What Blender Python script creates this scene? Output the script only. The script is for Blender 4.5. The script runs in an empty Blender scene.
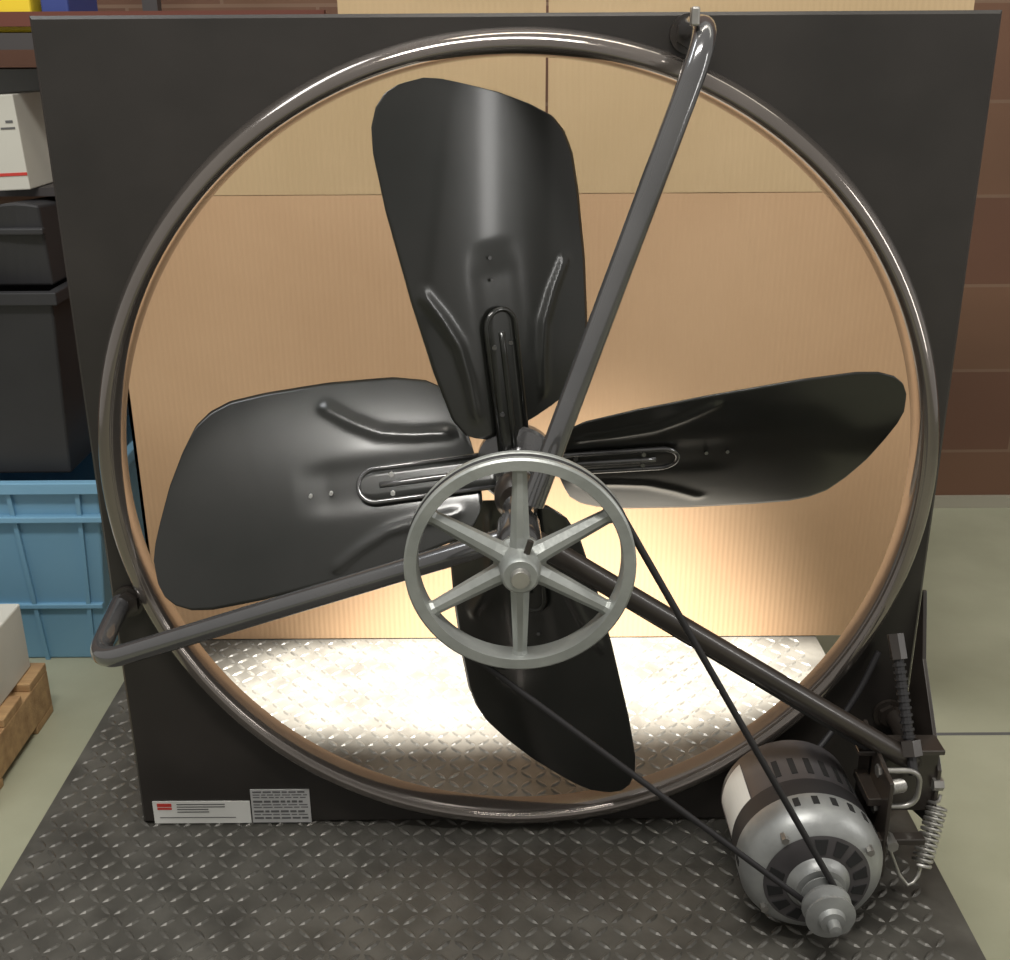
import bpy, bmesh, math, random
from mathutils import Vector, Matrix
random.seed(4)
S=bpy.context.scene
S.view_settings.view_transform='Standard'
S.view_settings.look='None'
pi=math.pi

# ---------- materials ----------
def mat(name,col,rough=.5,metal=0,noise=None,bump=None,coat=0,spec=.5,nscale=(1,1,1)):
    m=bpy.data.materials.new(name); m.use_nodes=True
    nt=m.node_tree; b=nt.nodes['Principled BSDF']
    b.inputs['Base Color'].default_value=(*col,1)
    b.inputs['Roughness'].default_value=rough
    b.inputs['Metallic'].default_value=metal
    b.inputs['Specular IOR Level'].default_value=spec
    b.inputs['Coat Weight'].default_value=coat
    b.inputs['Coat Roughness'].default_value=.12
    tc=nt.nodes.new('ShaderNodeTexCoord'); mp=nt.nodes.new('ShaderNodeMapping')
    mp.inputs['Scale'].default_value=nscale
    nt.links.new(tc.outputs['Object'],mp.inputs[0])
    if noise:
        col2,sc=noise
        n=nt.nodes.new('ShaderNodeTexNoise'); n.inputs['Scale'].default_value=sc; n.inputs['Detail'].default_value=6
        r=nt.nodes.new('ShaderNodeValToRGB'); r.color_ramp.elements[0].position=.35; r.color_ramp.elements[1].position=.68
        r.color_ramp.elements[0].color=(*col,1); r.color_ramp.elements[1].color=(*col2,1)
        nt.links.new(mp.outputs[0],n.inputs['Vector']); nt.links.new(n.outputs['Fac'],r.inputs[0]); nt.links.new(r.outputs[0],b.inputs['Base Color'])
    if bump:
        st,sc=bump
        n=nt.nodes.new('ShaderNodeTexNoise'); n.inputs['Scale'].default_value=sc; n.inputs['Detail'].default_value=4
        bp=nt.nodes.new('ShaderNodeBump'); bp.inputs['Strength'].default_value=st; bp.inputs['Distance'].default_value=.002
        nt.links.new(mp.outputs[0],n.inputs['Vector']); nt.links.new(n.outputs['Fac'],bp.inputs['Height']); nt.links.new(bp.outputs[0],b.inputs['Normal'])
    return m
M_panel=mat('black_enamel_panel',(.015,.013,.011),.42,0,((.028,.024,.021),5),(.15,40))
M_ring=mat('black_enamel_gloss',(.17,.148,.132),.13,.78,((.21,.185,.165),6),None,.8)
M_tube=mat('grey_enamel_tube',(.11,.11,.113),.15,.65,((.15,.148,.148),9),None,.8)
M_tubed=mat('dark_enamel_tube',(.022,.018,.015),.33,.1,((.035,.028,.023),9),None,.4)
M_blade=mat('blade_enamel',(.012,.013,.011),.28,.2,((.020,.020,.018),8),(.1,12),.35)
M_alu=mat('cast_aluminium',(.27,.285,.27),.42,.5,((.38,.395,.375),14),(.25,120))
M_alu2=mat('dull_aluminium',(.25,.255,.25),.42,.6,((.36,.37,.36),20),(.2,90))
M_steel=mat('zinc_steel',(.45,.44,.41),.35,.8,((.3,.29,.27),25))
M_black=mat('black_rubber',(.012,.011,.012),.6)
M_dark=mat('dark_void',(.006,.006,.006),.8)
M_shell=mat('motor_shell_grey',(.05,.046,.048),.38,.2,((.085,.08,.082),12))
M_white=mat('label_white',(.62,.62,.58),.5,0,((.7,.7,.66),10))
M_silv=mat('label_silver',(.42,.42,.41),.45,.1,((.5,.5,.49),10))
M_red=mat('label_red',(.5,.04,.03),.5)
M_ink=mat('label_ink',(.10,.10,.10),.6)
M_lightmetal=mat('rivet',(.6,.6,.58),.4,.4)
M_conc=mat('concrete_floor',(.27,.275,.19),.6,0,((.36,.36,.26),3),(.3,30))
M_blue=mat('blue_plastic',(.17,.35,.50),.42,0,((.20,.39,.54),4))
M_bblk=mat('black_plastic',(.018,.018,.02),.45,0,((.03,.03,.032),4))
M_wood=mat('pallet_wood',(.48,.31,.15),.7,0,((.32,.19,.09),6),(.4,30),nscale=(1,8,8))
M_wbox=mat('white_board',(.50,.49,.43),.6,0,((.57,.56,.50),3))
M_shelf=mat('shelf_metal',(.05,.045,.045),.5)
M_yel=mat('yellow_plastic',(.75,.55,.03),.45)
M_orange=mat('orange_beam',(.12,.035,.022),.5)
M_bluebox=mat('deep_blue_carton',(.03,.05,.2),.5)
M_grey=mat('grey_carton',(.22,.22,.22),.6)

def cardmat(name,a,b):
    m=mat(name,a,.8,0,(b,2.5),None,0,.2)
    nt=m.node_tree; bs=nt.nodes['Principled BSDF']
    tc=nt.nodes.new('ShaderNodeTexCoord'); w=nt.nodes.new('ShaderNodeTexWave')
    w.wave_type='BANDS'; w.bands_direction='X'; w.inputs['Scale'].default_value=36; w.inputs['Distortion'].default_value=.4
    bp=nt.nodes.new('ShaderNodeBump'); bp.inputs['Strength'].default_value=.3; bp.inputs['Distance'].default_value=.0013
    nt.links.new(tc.outputs['Object'],w.inputs['Vector']); nt.links.new(w.outputs['Fac'],bp.inputs['Height']); nt.links.new(bp.outputs[0],bs.inputs['Normal'])
    return m
M_card=cardmat('corrugated_cardboard',(.42,.27,.155),(.48,.32,.19))
M_card2=cardmat('corrugated_cardboard_flap',(.41,.30,.17),(.47,.345,.205))

M_plate=mat('worn_steel_plate',(.048,.045,.038),.52,.2,((.095,.09,.077),14),(.4,60))
M_tread=mat('worn_steel_tread',(.066,.062,.054),.42,.3,((.12,.115,.10),9),(.3,80))

M_wall=bpy.data.materials.new('painted_block_wall'); M_wall.use_nodes=True
nt=M_wall.node_tree; bs=nt.nodes['Principled BSDF']; bs.inputs['Roughness'].default_value=.7
tc=nt.nodes.new('ShaderNodeTexCoord'); mp=nt.nodes.new('ShaderNodeMapping'); mp.inputs['Rotation'].default_value=(pi/2,0,0)
br=nt.nodes.new('ShaderNodeTexBrick'); br.inputs['Scale'].default_value=1; br.inputs['Brick Width'].default_value=.42; br.inputs['Row Height'].default_value=.21
br.inputs['Mortar Size'].default_value=.004
br.inputs['Color1'].default_value=(.17,.085,.045,1); br.inputs['Color2'].default_value=(.13,.055,.03,1); br.inputs['Mortar'].default_value=(.2,.12,.075,1)
nt.links.new(tc.outputs['Object'],mp.inputs[0]); nt.links.new(mp.outputs[0],br.inputs['Vector'])
nz=nt.nodes.new('ShaderNodeTexNoise'); nz.inputs['Scale'].default_value=9
mx=nt.nodes.new('ShaderNodeMix'); mx.data_type='RGBA'; mx.blend_type='MULTIPLY'; mx.inputs[0].default_value=.5
nt.links.new(br.outputs['Color'],mx.inputs[6]); nt.links.new(nz.outputs['Fac'],mx.inputs[7]); nt.links.new(mx.outputs[2],bs.inputs['Base Color'])

# ---------- helpers ----------
def mk(name,verts,faces,m,parent=None,smooth=False,loc=(0,0,0),bev=0):
    me=bpy.data.meshes.new(name); me.from_pydata([tuple(v) for v in verts],[],faces); me.update()
    bm=bmesh.new(); bm.from_mesh(me); bmesh.ops.recalc_face_normals(bm,faces=bm.faces); bm.to_mesh(me); bm.free()
    o=bpy.data.objects.new(name,me); S.collection.objects.link(o); o.location=loc
    for mm in (m if isinstance(m,(list,tuple)) else [m]): me.materials.append(mm)
    if smooth:
        me.polygons.foreach_set('use_smooth',[True]*len(me.polygons)); 
    if bev:
        b=o.modifiers.new('bev','BEVEL'); b.width=bev; b.segments=2; b.limit_method='ANGLE'
    if parent: o.parent=parent
    return o
def boxvf(x0,x1,y0,y1,z0,z1,V,F):
    n=len(V)
    V+= [(x0,y0,z0),(x1,y0,z0),(x1,y1,z0),(x0,y1,z0),(x0,y0,z1),(x1,y0,z1),(x1,y1,z1),(x0,y1,z1)]
    F+= [tuple(n+i for i in f) for f in ((0,3,2,1),(4,5,6,7),(0,1,5,4),(1,2,6,5),(2,3,7,6),(3,0,4,7))]
def boxes(name,bl,m,parent=None,bev=0):
    V=[];F=[]
    for b in bl: boxvf(*b,V,F)
    return mk(name,V,F,m,parent,bev=bev)
def empty(name):
    e=bpy.data.objects.new(name,None); S.collection.objects.link(e); return e
def edgesplit(o,ang=35):
    m=o.modifiers.new('es','EDGE_SPLIT'); m.split_angle=math.radians(ang)
def tubevf(path,r,V,F,seg=16,closed=False,flat=1.0,cap=True):
    P=[Vector(p) for p in path]; n=len(P); rr=r if isinstance(r,(list,tuple)) else [r]*n
    T=[]
    for i in range(n):
        if closed: t=P[(i+1)%n]-P[i-1]
        else: t=P[min(i+1,n-1)]-P[max(i-1,0)]
        T.append(t.normalized())
    up=Vector((0,1,0)) if abs(T[0].y)<.9 else Vector((0,0,1))
    N=(up-T[0]*up.dot(T[0])).normalized()
    base=len(V)
    for i in range(n):
        N=(N-T[i]*N.dot(T[i])).normalized(); B=T[i].cross(N)
        for k in range(seg):
            a=2*pi*k/seg
            V.append(P[i]+N*math.cos(a)*rr[i]*flat+B*math.sin(a)*rr[i])
    for i in range(n if closed else n-1):
        j=(i+1)%n
        for k in range(seg):
            F.append((base+i*seg+k,base+i*seg+(k+1)%seg,base+j*seg+(k+1)%seg,base+j*seg+k))
    if cap and not closed:
        F.append(tuple(base+k for k in range(seg))); F.append(tuple(base+(n-1)*seg+k for k in range(seg)))
def tube(name,path,r,m,parent=None,**k):
    V=[];F=[]; tubevf(path,r,V,F,**k); o=mk(name,V,F,m,parent,smooth=True); edgesplit(o,50); return o
def fillet(pts,rad,n=10):
    P=[Vector(p) for p in pts]; out=[P[0]]
    for i in range(1,len(P)-1):
        a,b,c=P[i-1],P[i],P[i+1]; d1=(a-b).normalized(); d2=(c-b).normalized()
        l=min(rad,(a-b).length*.49,(c-b).length*.49)
        s=b+d1*l; e=b+d2*l
        for k in range(n+1):
            t=k/n; out.append(s*(1-t)**2+b*2*t*(1-t)+e*t*t)
    out.append(P[-1]); return out
def revolve(name,prof,c,m,parent=None,seg=96,sm=True,ang=35,closed=False):
    V=[];F=[];n=len(prof)
    for k in range(seg):
        a=2*pi*k/seg
        for R,y in prof: V.append((c[0]+R*math.cos(a),y,c[1]+R*math.sin(a)))
    for k in range(seg):
        k2=(k+1)%seg
        for i in range(n if closed else n-1):
            j=(i+1)%n
            F.append((k*n+i,k*n+j,k2*n+j,k2*n+i))
    o=mk(name,V,F,m,parent,smooth=sm); edgesplit(o,ang); return o

# =================== FAN ===================
fan=empty('exhaust_fan')
CZ=.5
RX,RZ=.002,.495
N=160; V=[];F=[]
def sqpt(a,h):
    c,s=math.cos(a),math.sin(a); k=h/max(abs(c),abs(s)); return c*k,s*k
Rb=.490
angs=[2*pi*k/N for k in range(N)]
for a in angs:
    x,z=sqpt(a,.5); x2,z2=RX+Rb*math.cos(a),RZ-CZ+Rb*math.sin(a)
    x3,z3=sqpt(a,.4965)
    V+= [(x2,0,CZ+z2),(x3,0,CZ+z3),(x,.004,CZ+z),(x,.045,CZ+z),(x3,.045,CZ+z3),(x3,.006,CZ+z3),(x2,.003,CZ+z2)]
n=7
for k in range(N):
    k2=(k+1)%N
    for i in range(n):
        j=(i+1)%n; F.append((k*n+i,k*n+j,k2*n+j,k2*n+i))
mk('panel',V,F,M_panel,fan)
# rolled bell mouth: broad convex shoulder outside, tighter roll into the throat
front=[]
for i in range(11):
    t=(pi/2)*i/10; front.append((.4745+.0175*math.cos(t),-.024*math.sin(t)))
for i in range(1,11):
    t=(pi/2)*i/10; front.append((.4745-.0105*math.sin(t),-.024+.033*(1-math.cos(t))))
backp=[(.4628,.009)]+[(r-.0012*(1 if k<8 else 1),y+.0015) for k,(r,y) in enumerate(front[::-1][1:-1])]
revolve('orifice_ring',front+backp,(RX,RZ),M_ring,fan,seg=180,ang=60)

# blades
fw=[(.045,.04),(.055,.066),(.08,.084),(.14,.100),(.22,.115),(.32,.129),(.38,.133),(.405,.130),(.424,.121),(.436,.108),(.443,.09),(.446,.06)]
bk=[(.045,.0),(.052,-.04),(.062,-.085),(.078,-.109),(.10,-.122),(.14,-.131),(.22,-.134),(.30,-.131),(.345,-.126),(.37,-.116),(.388,-.101),(.405,-.07),(.422,-.03),(.436,.015),(.443,.04),(.446,.06)]
def itp(tab,r):
    if r<=tab[0][0]: return tab[0][1]
    for (a,b),(c,d) in zip(tab,tab[1:]):
        if r<=c: return b+(d-b)*(r-a)/(c-a)
    return tab[-1][1]
def segd(p,a,b):
    ax,ay=a;bx,by=b;px,py=p
    t=((px-ax)*(bx-ax)+(py-ay)*(by-ay))/((bx-ax)**2+(by-ay)**2); t=max(0,min(1,t))
    return math.hypot(px-ax-t*(bx-ax),py-ay-t*(by-ay))
def arc(c0):
    return [( .225,c0*1.0),(.195,c0*.80),(.16,c0*.62),(.12,c0*.55),(.08,c0*.52)]
arcs=[arc(-.102),arc(.098)]
P=math.radians(36); Y0=.012
def bpos(phi,r,c,off=0):
    cam=.014*(1-(c/.12)**2)
    d=cam+off
    wash=P*(1.12-.35*r)
    ct=c*math.cos(wash)
    y=Y0-c*math.sin(wash)+.014-d*math.cos(wash)
    return Vector((r*math.cos(phi)-ct*math.sin(phi),y,CZ+r*math.sin(phi)+ct*math.cos(phi)))
NR,NC=96,56
rs=[]
for i in range(NR+1):
    t=i/NR; t=1-(1-t)**1.5
    rs.append(.045+(.446-.045)*t)
for bi,deg in enumerate((96,3.4,187.5,276)):
    phi=math.radians(deg); V=[];F=[]
    for r in rs:
        a,b=itp(bk,r),itp(fw,r)
        for j in range(NC+1):
            c=a+(b-a)*j/NC; off=0
            for A in arcs:
                d=min(segd((r,c),A[i],A[i+1]) for i in range(4))
                off+=.0055*math.exp(-(d/.0065)**2)
            off+= -.004*math.exp(-(c/.03)**4)*max(0,min(1,(.27-r)/.04))
            V.append(bpos(phi,r,c,off))
    for i in range(NR):
        for j in range(NC):
            q=i*(NC+1)+j; F.append((q,q+1,q+NC+2,q+NC+1))
    o=mk('blade_%d'%(bi+1),V,F,M_blade,fan,smooth=True)
    s=o.modifiers.new('sol','SOLIDIFY'); s.thickness=.0022; s.offset=0
    V=[];F=[]; w=.021
    U=[(.02,w)]+[(.17+w*math.sin(t),w*math.cos(t)) for t in [pi*k/14 for k in range(15)]]+[(.02,-w)]
    ribs=[bpos(phi,r,c,.006) for r,c in U]
    rows=[.02+ i*(.17-.02)/12 for i in range(13)]+[.17+w*math.sin(t) for t in (.3,.6,.9,1.2,1.45)]
    for r in rows:
        ww=w if r<=.17 else math.sqrt(max(0,w*w-(r-.17)**2))
        for j in range(5): V.append(bpos(phi,r,-ww+2*ww*j/4,.005))
    for i in range(len(rows)-1):
        for j in range(4):
            q=i*5+j; F.append((q,q+1,q+6,q+5))
    o=mk('spider_arm_%d'%(bi+1),V,F,M_blade,fan,smooth=True); s=o.modifiers.new('sol','SOLIDIFY'); s.thickness=.003; s.offset=0
    V=[];F=[]; tubevf(ribs,.0032,V,F,seg=8)
    tubevf([bpos(phi,r,0,.007) for r in (.02,.06,.1,.14,.165)],.004,V,F,seg=8)
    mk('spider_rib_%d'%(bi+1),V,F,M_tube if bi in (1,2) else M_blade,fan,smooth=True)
    V=[];F=[]
    for r,c in ((.225,.004),(.25,.004)):
        p=bpos(phi,r,c,0); d=(bpos(phi,r,c,.01)-p).normalized()
        tubevf([p-d*.002,p+d*.0035],.0022,V,F,seg=10)
    for r,c in ((.07,.012),(.15,.012),(.15,-.012)):
        p=bpos(phi,r,c,0); d=(bpos(phi,r,c,.01)-p).normalized()
        tubevf([p+d*.003,p+d*.008],.003,V,F,seg=6)
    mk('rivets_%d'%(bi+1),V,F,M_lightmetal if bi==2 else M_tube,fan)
revolve('fan_hub',[(0,-.03),(.024,-.03),(.026,-.026),(.026,.01),(.045,.016),(.048,.02),(.048,.032),(.026,.036),(.026,.06),(0,.06)],(0,CZ),M_tube,fan,seg=40)
revolve('hub_collar',[(0,-.055),(.017,-.055),(.017,-.03),(0,-.03)],(0,CZ),M_alu2,fan,seg=32)
revolve('shaft',[(0,-.297),(.0085,-.297),(.0095,-.295),(.0095,.09),(0,.09)],(0,CZ),M_steel,fan,seg=24)
revolve('bearing_housing',[(0,-.225),(.016,-.225),(.018,-.22),(.022,-.215),(.023,-.208),(.023,-.172),(.021,-.165),(.017,-.155),(.017,-.12),(0,-.12)],(0,CZ),M_tube,fan,seg=40)
revolve('rear_bearing',[(0,-.10),(.02,-.10),(.026,-.09),(.026,-.07),(.02,-.06),(0,-.06)],(0,CZ),M_tubed,fan,seg=40)
A=-.18
tube('support_arm_top',fillet([(.178,.0,.984),(.180,-.122,.984),(.014,A,.53)],.05),.0122,M_tube,fan)
tube('support_arm_side',fillet([(-.487,.0,.332),(-.489,-.113,.308),(-.012,A,.492)],.045),.0122,M_tube,fan)
tube('support_arm_lower',fillet([(.482,.0,.165),(.484,-.112,.158),(.012,A,.492)],.045),.0122,M_tubed,fan)
def foot(name,x,z,m):
    V=[];F=[]
    tubevf([(x,-.001,z),(x,-.006,z)],.020,V,F,seg=20); tubevf([(x,-.006,z+.0),(x,-.012,z)],.015,V,F,seg=6)
    mk(name,V,F,m,fan)
foot('arm_foot_top',.178,.979,M_tubed); foot('arm_foot_side',-.478,.332,M_tubed); foot('arm_foot_lower',.476,.165,M_tubed)
boxes('arm_bolt_top',[(.162,.170,-.120,-.106,.985,1.002)],M_steel,fan,bev=.002)
def bar(name,p,q,w,t,m):
    p=Vector(p);q=Vector(q);d=(q-p).normalized(); u=Vector((0,1,0)); u=(u-d*u.dot(d)).normalized(); s=d.cross(u)
    V=[];F=[]
    for e in (p,q):
        for a,b in ((-1,-1),(1,-1),(1,1),(-1,1)): V.append(e+u*a*t/2+s*b*w/2)
    F=[(0,1,2,3),(7,6,5,4),(0,4,5,1),(1,5,6,2),(2,6,7,3),(3,7,4,0)]
    return mk(name,V,F,m,fan,bev=.001)
bar('arm_angle_bar',(.03,-.17,.47),(.44,-.115,.175),.014,.006,M_black)

# big pulley
PY=-.257; RP=.112
prof=[(RP-.012,PY-.013),(RP-.002,PY-.013),(RP,PY-.011),(RP,PY-.006),(RP-.007,PY-.001),(RP-.007,PY+.001),(RP,PY+.006),(RP,PY+.011),(RP-.002,PY+.013),(RP-.012,PY+.013),(RP-.013,PY+.01),(RP-.013,PY-.01)]
revolve('pulley_rim',prof,(0,CZ),M_alu,fan,seg=128,ang=30,closed=True)
V=[];F=[]
for k in range(6):
    a=pi/2+k*pi/3; d=Vector((math.cos(a),0,math.sin(a))); s=Vector((-math.sin(a),0,math.cos(a)))
    b=len(V)
    for r,w,t in ((.012,.0105,.013),(.03,.0092,.010),(.095,.0068,.006),(.102,.0092,.008)):
        c=Vector((0,PY,CZ))+d*r
        for e in ((-w,-.35*t),(-.35*w,-t),(.35*w,-t),(w,-.35*t),(w,t*.6),(-w,t*.6)):
            V.append(c+s*e[0]+Vector((0,e[1],0)))
    for i in range(3):
        for j in range(6): F.append((b+i*6+j,b+i*6+(j+1)%6,b+i*6+6+(j+1)%6,b+i*6+6+j))
mk('pulley_spokes',V,F,M_alu,fan)
revolve('pulley_hub',[(.0095,PY-.032),(.016,PY-.032),(.0185,PY-.029),(.021,PY-.004),(.026,PY+.004),(.022,PY+.02),(.0095,PY+.02)],(0,CZ),M_alu,fan,seg=48,ang=40)
V=[];F=[]; tubevf([(.006,PY-.018,CZ+.018),(.010,PY-.018,CZ+.031)],.0035,V,F,seg=6); mk('set_screw',V,F,M_tubed,fan)

# =================== MOTOR (part of the fan) ===================
MX,MZ=.333,.092; mc=(MX,MZ)
motor=empty('electric_motor'); motor.parent=fan
R=.081
revolve('motor_shell',[(0,-.055),(.05,-.055),(R-.008,-.062),(R-.002,-.07),(R-.002,-.158),(0,-.158)],mc,M_shell,motor,seg=64)
revolve('motor_band',[(R-.004,-.150),(R,-.151),(R,-.180),(R-.004,-.181)],mc,M_black,motor,seg=64)
revolve('motor_end_bell',[(R-.004,-.179),(R+.001,-.180),(R+.001,-.202),(R-.003,-.212),(R-.012,-.223),(R-.022,-.227)],mc,M_alu2,motor,seg=64,ang=45)
revolve('motor_end_face',[(R-.021,-.2275),(R-.034,-.2315),(.036,-.234)],mc,M_shell,motor,seg=64,ang=45)
revolve('motor_end_boss',[(.037,-.232),(.034,-.236),(.030,-.239),(.028,-.246),(.02,-.248),(0,-.248)],mc,M_alu2,motor,seg=64,ang=45)
def ring_slot(R,ya,yb,a,w,V,F,th=.0015):
    c,s=math.cos(a),math.sin(a); d=Vector((c,0,s)); t=Vector((-s,0,c)); o=Vector((MX,0,MZ))
    b=len(V)
    for rr in (R-.004,R+th):
        for y,e in ((ya,-w),(ya,w),(yb,w),(yb,-w)): V.append(o+d*rr+t*e+Vector((0,y,0)))
    F.extend([tuple(b+i for i in f) for f in ((0,1,2,3),(4,7,6,5),(0,4,5,1),(1,5,6,2),(2,6,7,3),(3,7,4,0))])
V=[];F=[]
for k in range(26):
    a=2*pi*k/26
    if abs(((a-2.75+pi)%(2*pi))-pi)<.6: continue
    ring_slot(R-.002,-.138,-.108,a,.0036,V,F,.0006)
mk('shell_slots',V,F,M_dark,motor)
V=[];F=[]
for k in range(24):
    a=2*pi*k/24
    if 1.9<a<3.0: continue
    ring_slot(R+.001,-.200,-.186,a,.0036,V,F,.0006)
mk('bell_slots',V,F,M_dark,motor)
V=[];F=[]
for k in range(14):
    a=2*pi*(k+.5)/14
    if k in (4,5,11): continue
    o=Vector((MX,0,MZ)); d=Vector((math.cos(a),0,math.sin(a))); t=Vector((-math.sin(a),0,math.cos(a)))
    b=len(V); pts=[(.040,-.0045,-.2331),(.040,.0045,-.2331),(.056,.0075,-.2285),(.056,-.0075,-.2285)]
    for rr,e,y in pts: V.append(o+d*rr+t*e+Vector((0,y-.0012,0)))
    for rr,e,y in pts: V.append(o+d*rr+t*e+Vector((0,y+.004,0)))
    F.extend([tuple(b+i for i in f) for f in ((0,1,2,3),(4,7,6,5),(0,4,5,1),(1,5,6,2),(2,6,7,3),(3,7,4,0))])
mk('bell_vents',V,F,M_dark,motor)
V=[];F=[]
for i in range(11):
    a=2.45+i*.075
    for y in (-.148,-.080): V.append((MX+(R-.001)*math.cos(a),y,MZ+(R-.001)*math.sin(a)))
for i in range(10): F.append((2*i,2*i+1,2*i+3,2*i+2))
mk('motor_nameplate',V,F,M_white,motor)
dq=.008
revolve('motor_pulley',[(r,y+dq) for r,y in [(0,-.245),(.024,-.245),(.024,-.254),(.018,-.257),(.024,-.259),(.024,-.261),(.0155,-.264),(.0155,-.266),(.022,-.269),(.022,-.273),(.027,-.275),(.027,-.278),(.018,-.284),(.018,-.286),(.027,-.292),(.027,-.295),(.015,-.298),(.013,-.304),(.007,-.305),(.0065,-.316),(0,-.317)]],mc,M_alu2,motor,seg=40,ang=30)
V=[];F=[]
for a in (.6,2.2,3.75,5.3):
    x=MX+.068*math.cos(a); z=MZ+.068*math.sin(a); tubevf([(x,-.212,z),(x,-.231,z)],.0045,V,F,seg=6)
mk('bell_bolts',V,F,M_steel,motor)
r1,r2=RP-.003,.0165
C1=Vector((0,0,CZ)); C2=Vector((MX,0,MZ)); d=C2-C1; L=d.length; d.normalize()
base=math.atan2(d.z,d.x); al=math.acos((r1-r2)/L)
path=[]
n=60
a0=base+al; a1=base-al+2*pi
for i in range(n+1):
    a=a0+(a1-a0)*i/n; path.append((r1*math.cos(a),PY,CZ+r1*math.sin(a)))
e0=base-al; e1=base+al
small=[(MX+r2*math.cos(e0+(e1-e0)*i/20),PY,MZ+r2*math.sin(e0+(e1-e0)*i/20)) for i in range(21)]
def lin(a,b,n=14): a=Vector(a);b=Vector(b); return [a+(b-a)*i/n for i in range(1,n)]
path=path+lin(path[-1],small[0])+small+lin(small[-1],path[0])
tube('drive_belt',path,.0036,M_black,fan,seg=8,closed=True)

V=[];F=[]
def prism(pts,x0,x1,V,F):
    b=len(V);n=len(pts)
    for x in (x0,x1):
        for y,z in pts: V.append((x,y,z))
    F.append(tuple(b+i for i in range(n))); F.append(tuple(b+2*n-1-i for i in range(n)))
    for i in range(n): F.append((b+i,b+(i+1)%n,b+n+(i+1)%n,b+n+i))
prism([(.0,.34),(-.004,.34),(-.03,.26),(-.12,.16),(-.12,.08),(-.03,.05),(0,.05)],.4985,.5035,V,F)
prism([(-.07,.20),(-.18,.185),(-.185,.06),(-.16,.03),(-.07,.03)],.420,.425,V,F)
mk('motor_mount_plates',V,F,M_tubed,fan,bev=.001)
boxes('motor_mount_shelf',[(.40,.502,-.125,-.09,.185,.191),(.40,.47,-.18,-.165,.10,.108),(.405,.425,-.16,-.10,.075,.085),(.405,.425,-.16,-.10,.14,.15),(.42,.5,-.115,-.108,.10,.19)],M_tubed,fan,bev=.001)
V=[];F=[]
tubevf([(.452,-.06,.30),(.462,-.12,.19),(.464,-.135,.165)],.006,V,F,seg=10)
for i in range(16):
    t=i/15; p=Vector((.452,-.06,.30)).lerp(Vector((.462,-.12,.19)),t); q=Vector((.4527,-.0642,.2925))-Vector((.452,-.06,.30))
    tubevf([p,p+q*.35],.0078,V,F,seg=10)
mk('adjusting_screw',V,F,M_black,fan)
V=[];F=[]
tubevf([(.451,-.055,.309),(.454,-.07,.283)],.010,V,F,seg=6); tubevf([(.461,-.115,.2),(.463,-.124,.184)],.013,V,F,seg=6)
mk('adjusting_nuts',V,F,M_tubed,fan)
def spring(name,p,q,r,turns,wire):
    p=Vector(p);q=Vector(q);d=(q-p); t=d.normalized(); u=t.orthogonal().normalized(); w=t.cross(u)
    pts=[]
    for i in range(turns*12+1):
        a=2*pi*i/12; pts.append(p+d*(.12+.76*i/(turns*12))+u*r*math.cos(a)+w*r*math.sin(a))
    pts=[p,p+d*.08]+pts+[p+d*.92,q]
    tube(name,pts,wire,M_steel,fan,seg=6)
spring('tension_spring_1',(.507,-.118,.125),(.474,-.165,.045),.0105,12,.0022)
spring('tension_spring_2',(.425,-.16,.165),(.452,-.14,.155),.007,8,.0016)
tube('spring_hook',[(.474,-.165,.045),(.468,-.168,.037),(.460,-.170,.035),(.449,-.17,.05),(.43,-.173,.095)],.0024,M_steel,fan,seg=8)
tube('u_bolt',fillet([(.421,-.14,.175),(.47,-.14,.175),(.47,-.14,.125),(.421,-.14,.125)],.02),.0035,M_steel,fan,seg=8)
V=[];F=[]
for z in (.175,.125): tubevf([(.418,-.14,z),(.428,-.14,z)],.008,V,F,seg=6)
tubevf([(.495,-.118,.14),(.507,-.118,.14)],.008,V,F,seg=6); tubevf([(.43,-.188,.104),(.43,-.168,.104)],.007,V,F,seg=6)
mk('mount_nuts',V,F,M_steel,fan)
tube('motor_cable',fillet([(.36,-.06,.13),(.40,-.03,.16),(.43,-.02,.21),(.45,-.012,.26)],.04),.004,M_black,fan,seg=8)

lx0,lx1,lz1=-.484,-.355,.035
boxes('label_plate',[(lx0,lx1,-.0016,0,.0005,lz1)],M_white,fan)
boxes('label_red_mark',[(lx0+.006,lx0+.025,-.0022,-.0014,.027,.032),(lx0+.006,lx0+.025,-.0022,-.0014,.0225,.0255)],M_red,fan)
random.seed(2)
bl=[]
for z in (.031,.027,.023,.019):
    bl.append((lx0+.032,lx0+.032+random.uniform(.04,.065),-.0022,-.0014,z-.0009,z+.0003))
bl.append((lx0+.008,lx1-.02,-.0022,-.0014,.0095,.0104))
boxes('label_print',bl,M_ink,fan)
sx0,sx1,sz0,sz1=-.353,-.275,.001,.053
boxes('rating_label',[(sx0,sx1,-.0016,0,sz0,sz1)],M_silv,fan)
bl=[]
for i,(z,h) in enumerate(((.0495,.0022),(.045,.0012),(.041,.0012),(.0345,.003),(.0295,.0012),(.0255,.0012),(.019,.003),(.014,.0012),(.0085,.0026))):
    x=sx0+.003
    while x<sx1-.008:
        w=random.uniform(.004,.013); bl.append((x,min(x+w,sx1-.003),-.0022,-.0014,z-h/2,z+h/2)); x+=w+.0022
boxes('rating_print',bl,M_ink,fan)

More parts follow.
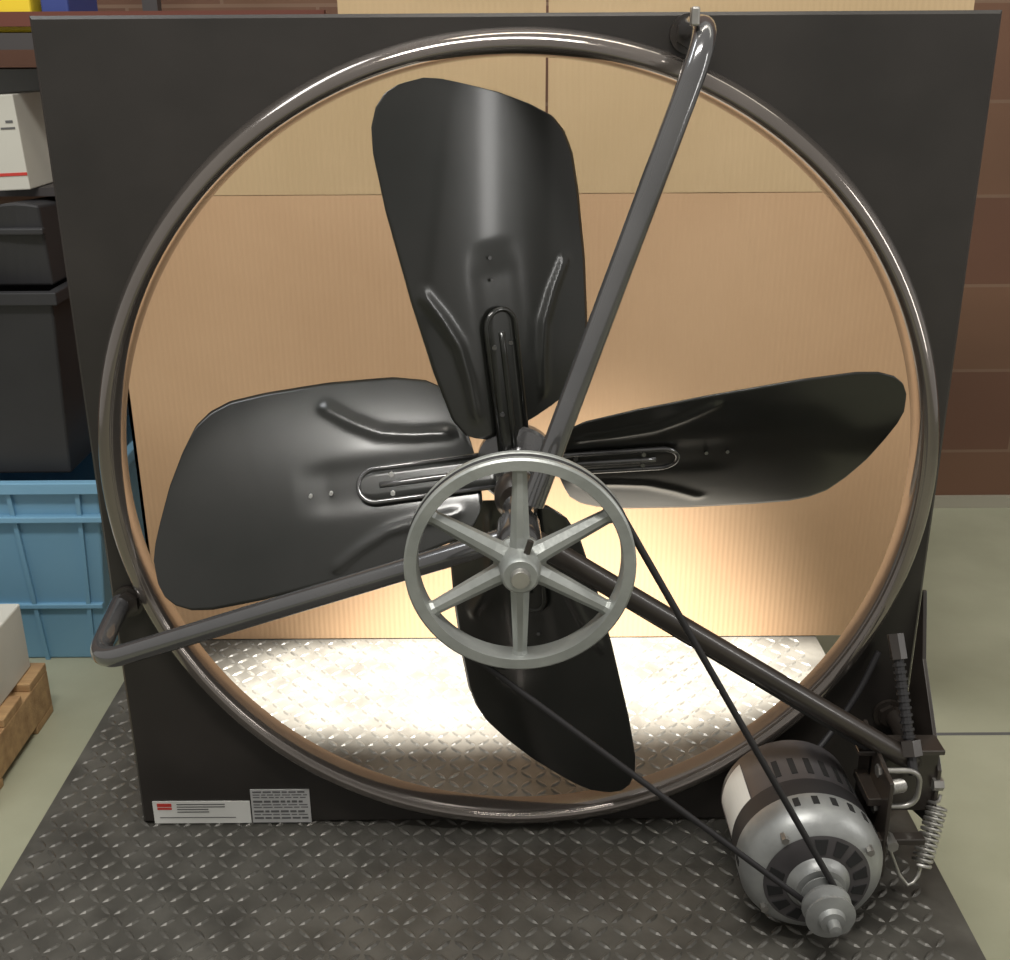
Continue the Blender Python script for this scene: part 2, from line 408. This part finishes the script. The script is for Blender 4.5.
# =================== PLATFORM ===================
plat=empty('diamond_plate_platform')
PX0,PX1,PY0,PY1=-.64,.528,-1.0,.66
boxes('deck',[(PX0,PX1,PY0,PY1,-.012,-.002)],M_plate,plat)
boxes('skirt',[(PX0,PX0+.01,PY0,PY1,-.15,-.012),(PX1-.01,PX1,PY0,PY1,-.15,-.012),(PX0,PX1,PY0,PY0+.01,-.15,-.012),(PX0,PX1,PY1-.01,PY1,-.15,-.012)],M_plate,plat)
V=[];F=[]; cs=.0205
nx=int((PX1-PX0)/cs)-1; ny=int((PY1-PY0)/cs)-1
for i in range(nx):
    for j in range(ny):
        cx=PX0+cs*(i+.9)+ .0; cy=PY0+cs*(j+.9)
        a=pi/4 if (i+j)%2 else -pi/4
        ca,sa=math.cos(a),math.sin(a); b=len(V)
        L,W=.0118,.0034
        for (x,y,z) in ((-L,0,0),(-L*.45,-W,0),(L*.45,-W,0),(L,0,0),(L*.45,W,0),(-L*.45,W,0),(-L*.55,0,.002),(-L*.3,-W*.35,.002),(L*.3,-W*.35,.002),(L*.55,0,.002),(L*.3,W*.35,.002),(-L*.3,W*.35,.002)):
            V.append((cx+x*ca-y*sa,cy+x*sa+y*ca,-.002+z))
        for k in range(6): F.append((b+k,b+(k+1)%6,b+6+(k+1)%6,b+6+k))
        F.append(tuple(b+6+k for k in range(6)))
mk('tread_lozenges',V,F,M_tread,plat)

# =================== CARDBOARD ===================
card=empty('cardboard_box')
YC=.505; ZF=.757
boxes('front_face',[(-.622,.665,YC,YC+.005,.0,ZF)],M_card,card)
boxes('rear_face',[(-.622,.665,YC+.12,YC+.125,.0,ZF)],M_card,card)
boxes('side_faces',[(-.622,-.617,YC,YC+.125,.0,ZF),(.660,.665,YC,YC+.125,.0,ZF)],M_card,card)
def flap(name,x0,x1,z1,lean):
    V=[];F=[]; boxvf(x0,x1,0,.005,0,z1-ZF,V,F)
    if name=='flap_1': V=[];F=[];boxvf(x0,-.25,0,.005,0,.985-ZF,V,F);boxvf(-.25,x1,0,.005,0,z1-ZF,V,F)
    o=mk(name,V,F,M_card2,card,loc=(0,YC,ZF+.001)); o.rotation_euler=(lean,0,0); return o
flap('flap_1',-.622,.049,1.22,-.02)
flap('flap_2',.053,.665,1.22,-.035)

# =================== ROOM ===================
boxes('floor',[(-4,4,-4,3.0,-.2,-.15)],M_conc)
boxes('wall_back',[(-4,4,1.46,1.6,-.15,2.8)],M_wall)
boxes('baseboard_back',[(-4,4,1.445,1.46,-.15,-.12)],mat('grey_strip',(.3,.28,.22),.6))
boxes('floor_joint',[(.6,4,.42,.428,-.1503,-.1495)],M_ink)

def bin_(name,x0,x1,y0,y1,z0,z1,tap,m,ribs=True,wall=.008):
    e=empty(name); V=[];F=[]
    def ringp(d,z): return [(x0+d,y0+d,z),(x1-d,y0+d,z),(x1-d,y1-d,z),(x0+d,y1-d,z)]
    V=ringp(tap,z0)+ringp(0,z1)+ringp(wall,z1)+ringp(tap+wall,z0+wall)
    F=[(0,3,2,1)]+[(i,(i+1)%4,4+(i+1)%4,4+i) for i in range(4)]+[(4+i,4+(i+1)%4,8+(i+1)%4,8+i) for i in range(4)]+[(8+i,8+(i+1)%4,12+(i+1)%4,12+i) for i in range(4)]+[(12,13,14,15)]
    mk('body',V,F,m,e,bev=.004)
    bl=[(x0-.012,x1+.012,y0-.012,y0+.004,z1-.022,z1),(x0-.012,x1+.012,y1-.004,y1+.012,z1-.022,z1),(x0-.012,x0+.004,y0,y1,z1-.022,z1),(x1-.004,x1+.012,y0,y1,z1-.022,z1)]
    if ribs:
        bl+=[(x0-.006,x1+.0,y0-.006,y0+.018,z1-.08,z1-.068)]
        bl+=[(x0+tap*.7,x1-tap*.7,y0+tap*.5,y0+tap,z0+.12,z0+.13)]
    boxes('rim_and_ribs',bl,m,e,bev=.002)
    if ribs:
        V=[];F=[]; x=-.035
        while x1+x>x0+.1:
            b=len(V)
            xt=x1+x; xb=xt-(tap*.7 if x>-.05 else 0)
            V+=[(xb-.008,y0+tap-.006,z0),(xb,y0+tap-.006,z0),(xt,y0-.006,z1-.02),(xt-.008,y0-.006,z1-.02),(xb-.008,y0+tap+.004,z0),(xb,y0+tap+.004,z0),(xt,y0+.004,z1-.02),(xt-.008,y0+.004,z1-.02)]
            F+=[tuple(b+i for i in f) for f in ((0,1,2,3),(7,6,5,4),(0,4,5,1),(1,5,6,2),(2,6,7,3),(3,7,4,0))]
            x-=.125
        mk('vertical_ribs',V,F,m,e)
    return e
bin_('blue_storage_crate',-1.30,-.745,.655,1.10,-.15,.240,.05,M_blue)
bin_('black_storage_tote',-1.32,-.785,.67,1.13,.242,.580,.02,M_bblk,ribs=False)
e=empty('black_tray')
V=[];F=[]
n=24
for i in range(n+1):
    x=-1.25+i*(.455/n); s=(x+1.25)/.455
    zt=.715-.05*max(0,math.sin(pi*s))**3+ .012*math.sin(s*9)
    V+=[(x,.71,.582),(x,.69+.01*math.sin(s*7),zt),(x,1.0,zt-.02),(x,1.0,.582)]
for i in range(n):
    for j in range(4): F.append((i*4+j,i*4+(j+1)%4,i*4+4+(j+1)%4,i*4+4+j))
F+=[(0,1,2,3),(n*4+3,n*4+2,n*4+1,n*4)]
mk('tray_body',V,F,M_bblk,e,smooth=False,bev=.004)
boxes('tray_rim',[(-1.27,-.79,.685,.70,.672,.684)],M_bblk,e,bev=.003)
e=empty('storage_shelf')
boxes('shelf_boards',[(-1.5,-.70,.78,1.25,.725,.74),(-1.5,-.70,.70,1.25,.965,.99)],M_shelf,e)
boxes('posts',[(-.73,-.70,1.2,1.23,-.15,1.6),(-1.5,-1.47,1.2,1.23,-.15,1.6)],M_shelf,e)
boxes('beam',[(-1.5,-.30,.72,.74,1.000,1.022)],M_orange,e)
e=empty('paper_carton')
V=[];F=[];boxvf(-.065,0,0,.2,0,.155,V,F); o=mk('carton_body',V,F,M_wbox,e,bev=.002)
boxes('carton_red_band',[(-.055,0,-.001,.0,.024,.029)],M_red,e)
boxes('carton_print',[(-.02,-.008,-.001,0,.11,.114),(-.03,-.006,-.001,0,.1,.103)],M_ink,e)
e.location=(-.822,.74,.741); e.rotation_euler=(0,-.04,0)
boxes('grey_carton',[(-1.3,-.72,1.0,1.18,.741,.93)],M_grey)
boxes('yellow_case',[(-.90,-.78,.745,.9,.991,1.06)],M_yel,bev=.004)
boxes('blue_case',[(-.765,-.72,.75,.9,.991,1.07)],M_bluebox,bev=.004)
boxes('dark_toolbox',[(-1.10,-.92,.745,.9,.991,1.08)],M_bblk,bev=.004)
e=empty('wooden_pallet')
bl=[]
for y in (.22,.33,.44): bl.append((-1.5,-.83,y,y+.075,-.065,-.05))
for x in (-.875,-1.1,-1.4): bl.append((x,x+.045,.22,.515,-.135,-.065))
for y in (.22,.44): bl.append((-1.5,-.83,y,y+.075,-.15,-.135))
boxes('slats',bl,M_wood,e,bev=.002)
boxes('white_carton',[(-1.3,-.85,.27,.50,-.049,.075)],M_wbox,bev=.003)

# =================== LIGHTS ===================
w=bpy.data.worlds.new('World'); S.world=w; w.use_nodes=True
bg=w.node_tree.nodes['Background']; bg.inputs[0].default_value=(1,.965,.91,1); bg.inputs[1].default_value=.46
def area(name,loc,tgt,sx,sy,e,col):
    l=bpy.data.lights.new(name,'AREA'); l.shape='RECTANGLE'; l.size=sx; l.size_y=sy; l.energy=e; l.color=col
    o=bpy.data.objects.new(name,l); S.collection.objects.link(o); o.location=loc
    o.rotation_euler=(Vector(tgt)-Vector(loc)).to_track_quat('-Z','Y').to_euler(); return o
area('ceiling_lamp_front',(-.2,-1.1,2.8),(0,.2,.5),1.3,.3,60,(1,.97,.92))
area('ceiling_lamp_rear',(.15,.22,2.1),(.1,.35,0),.9,.12,4,(1,.93,.82))
area('ceiling_lamp_aisle',(1.6,.5,2.8),(1.4,.6,0),.4,1.4,5,(1,.98,.85))
area('ceiling_lamp_left',(-1.5,.0,2.8),(-1.0,.6,0),.4,1.2,16,(.95,.98,1))
area('added_side_strip',(2.3,-.75,1.15),(0,0,.7),.18,1.2,9,(1,.98,.95))  # added strip light out of view, gives the top blade its highlight streak
l=bpy.data.lights.new('rear_spot_lamp','SPOT'); l.energy=4600; l.color=(1,.96,.90); l.spot_size=math.radians(10); l.spot_blend=.6; l.shadow_soft_size=.04
o=bpy.data.objects.new('rear_spot_lamp',l); S.collection.objects.link(o); o.location=(.04,.06,2.4)
o.rotation_euler=(Vector((.02,.375,0))-Vector(o.location)).to_track_quat('-Z','Y').to_euler(); o.scale=(2.9,1,1)

# =================== CAMERA ===================
cam=bpy.data.cameras.new('camera'); co=bpy.data.objects.new('camera',cam); S.collection.objects.link(co)
cam.sensor_fit='HORIZONTAL'; cam.sensor_width=36; cam.lens=36*1145/1010
co.location=(-.014,-1.2664,.9723)
co.rotation_euler=(Matrix.Rotation(pi/2-math.radians(20.94),4,'X')@Matrix.Rotation(math.radians(-.35),4,'Z')).to_euler()
cam.clip_start=.02
S.camera=co
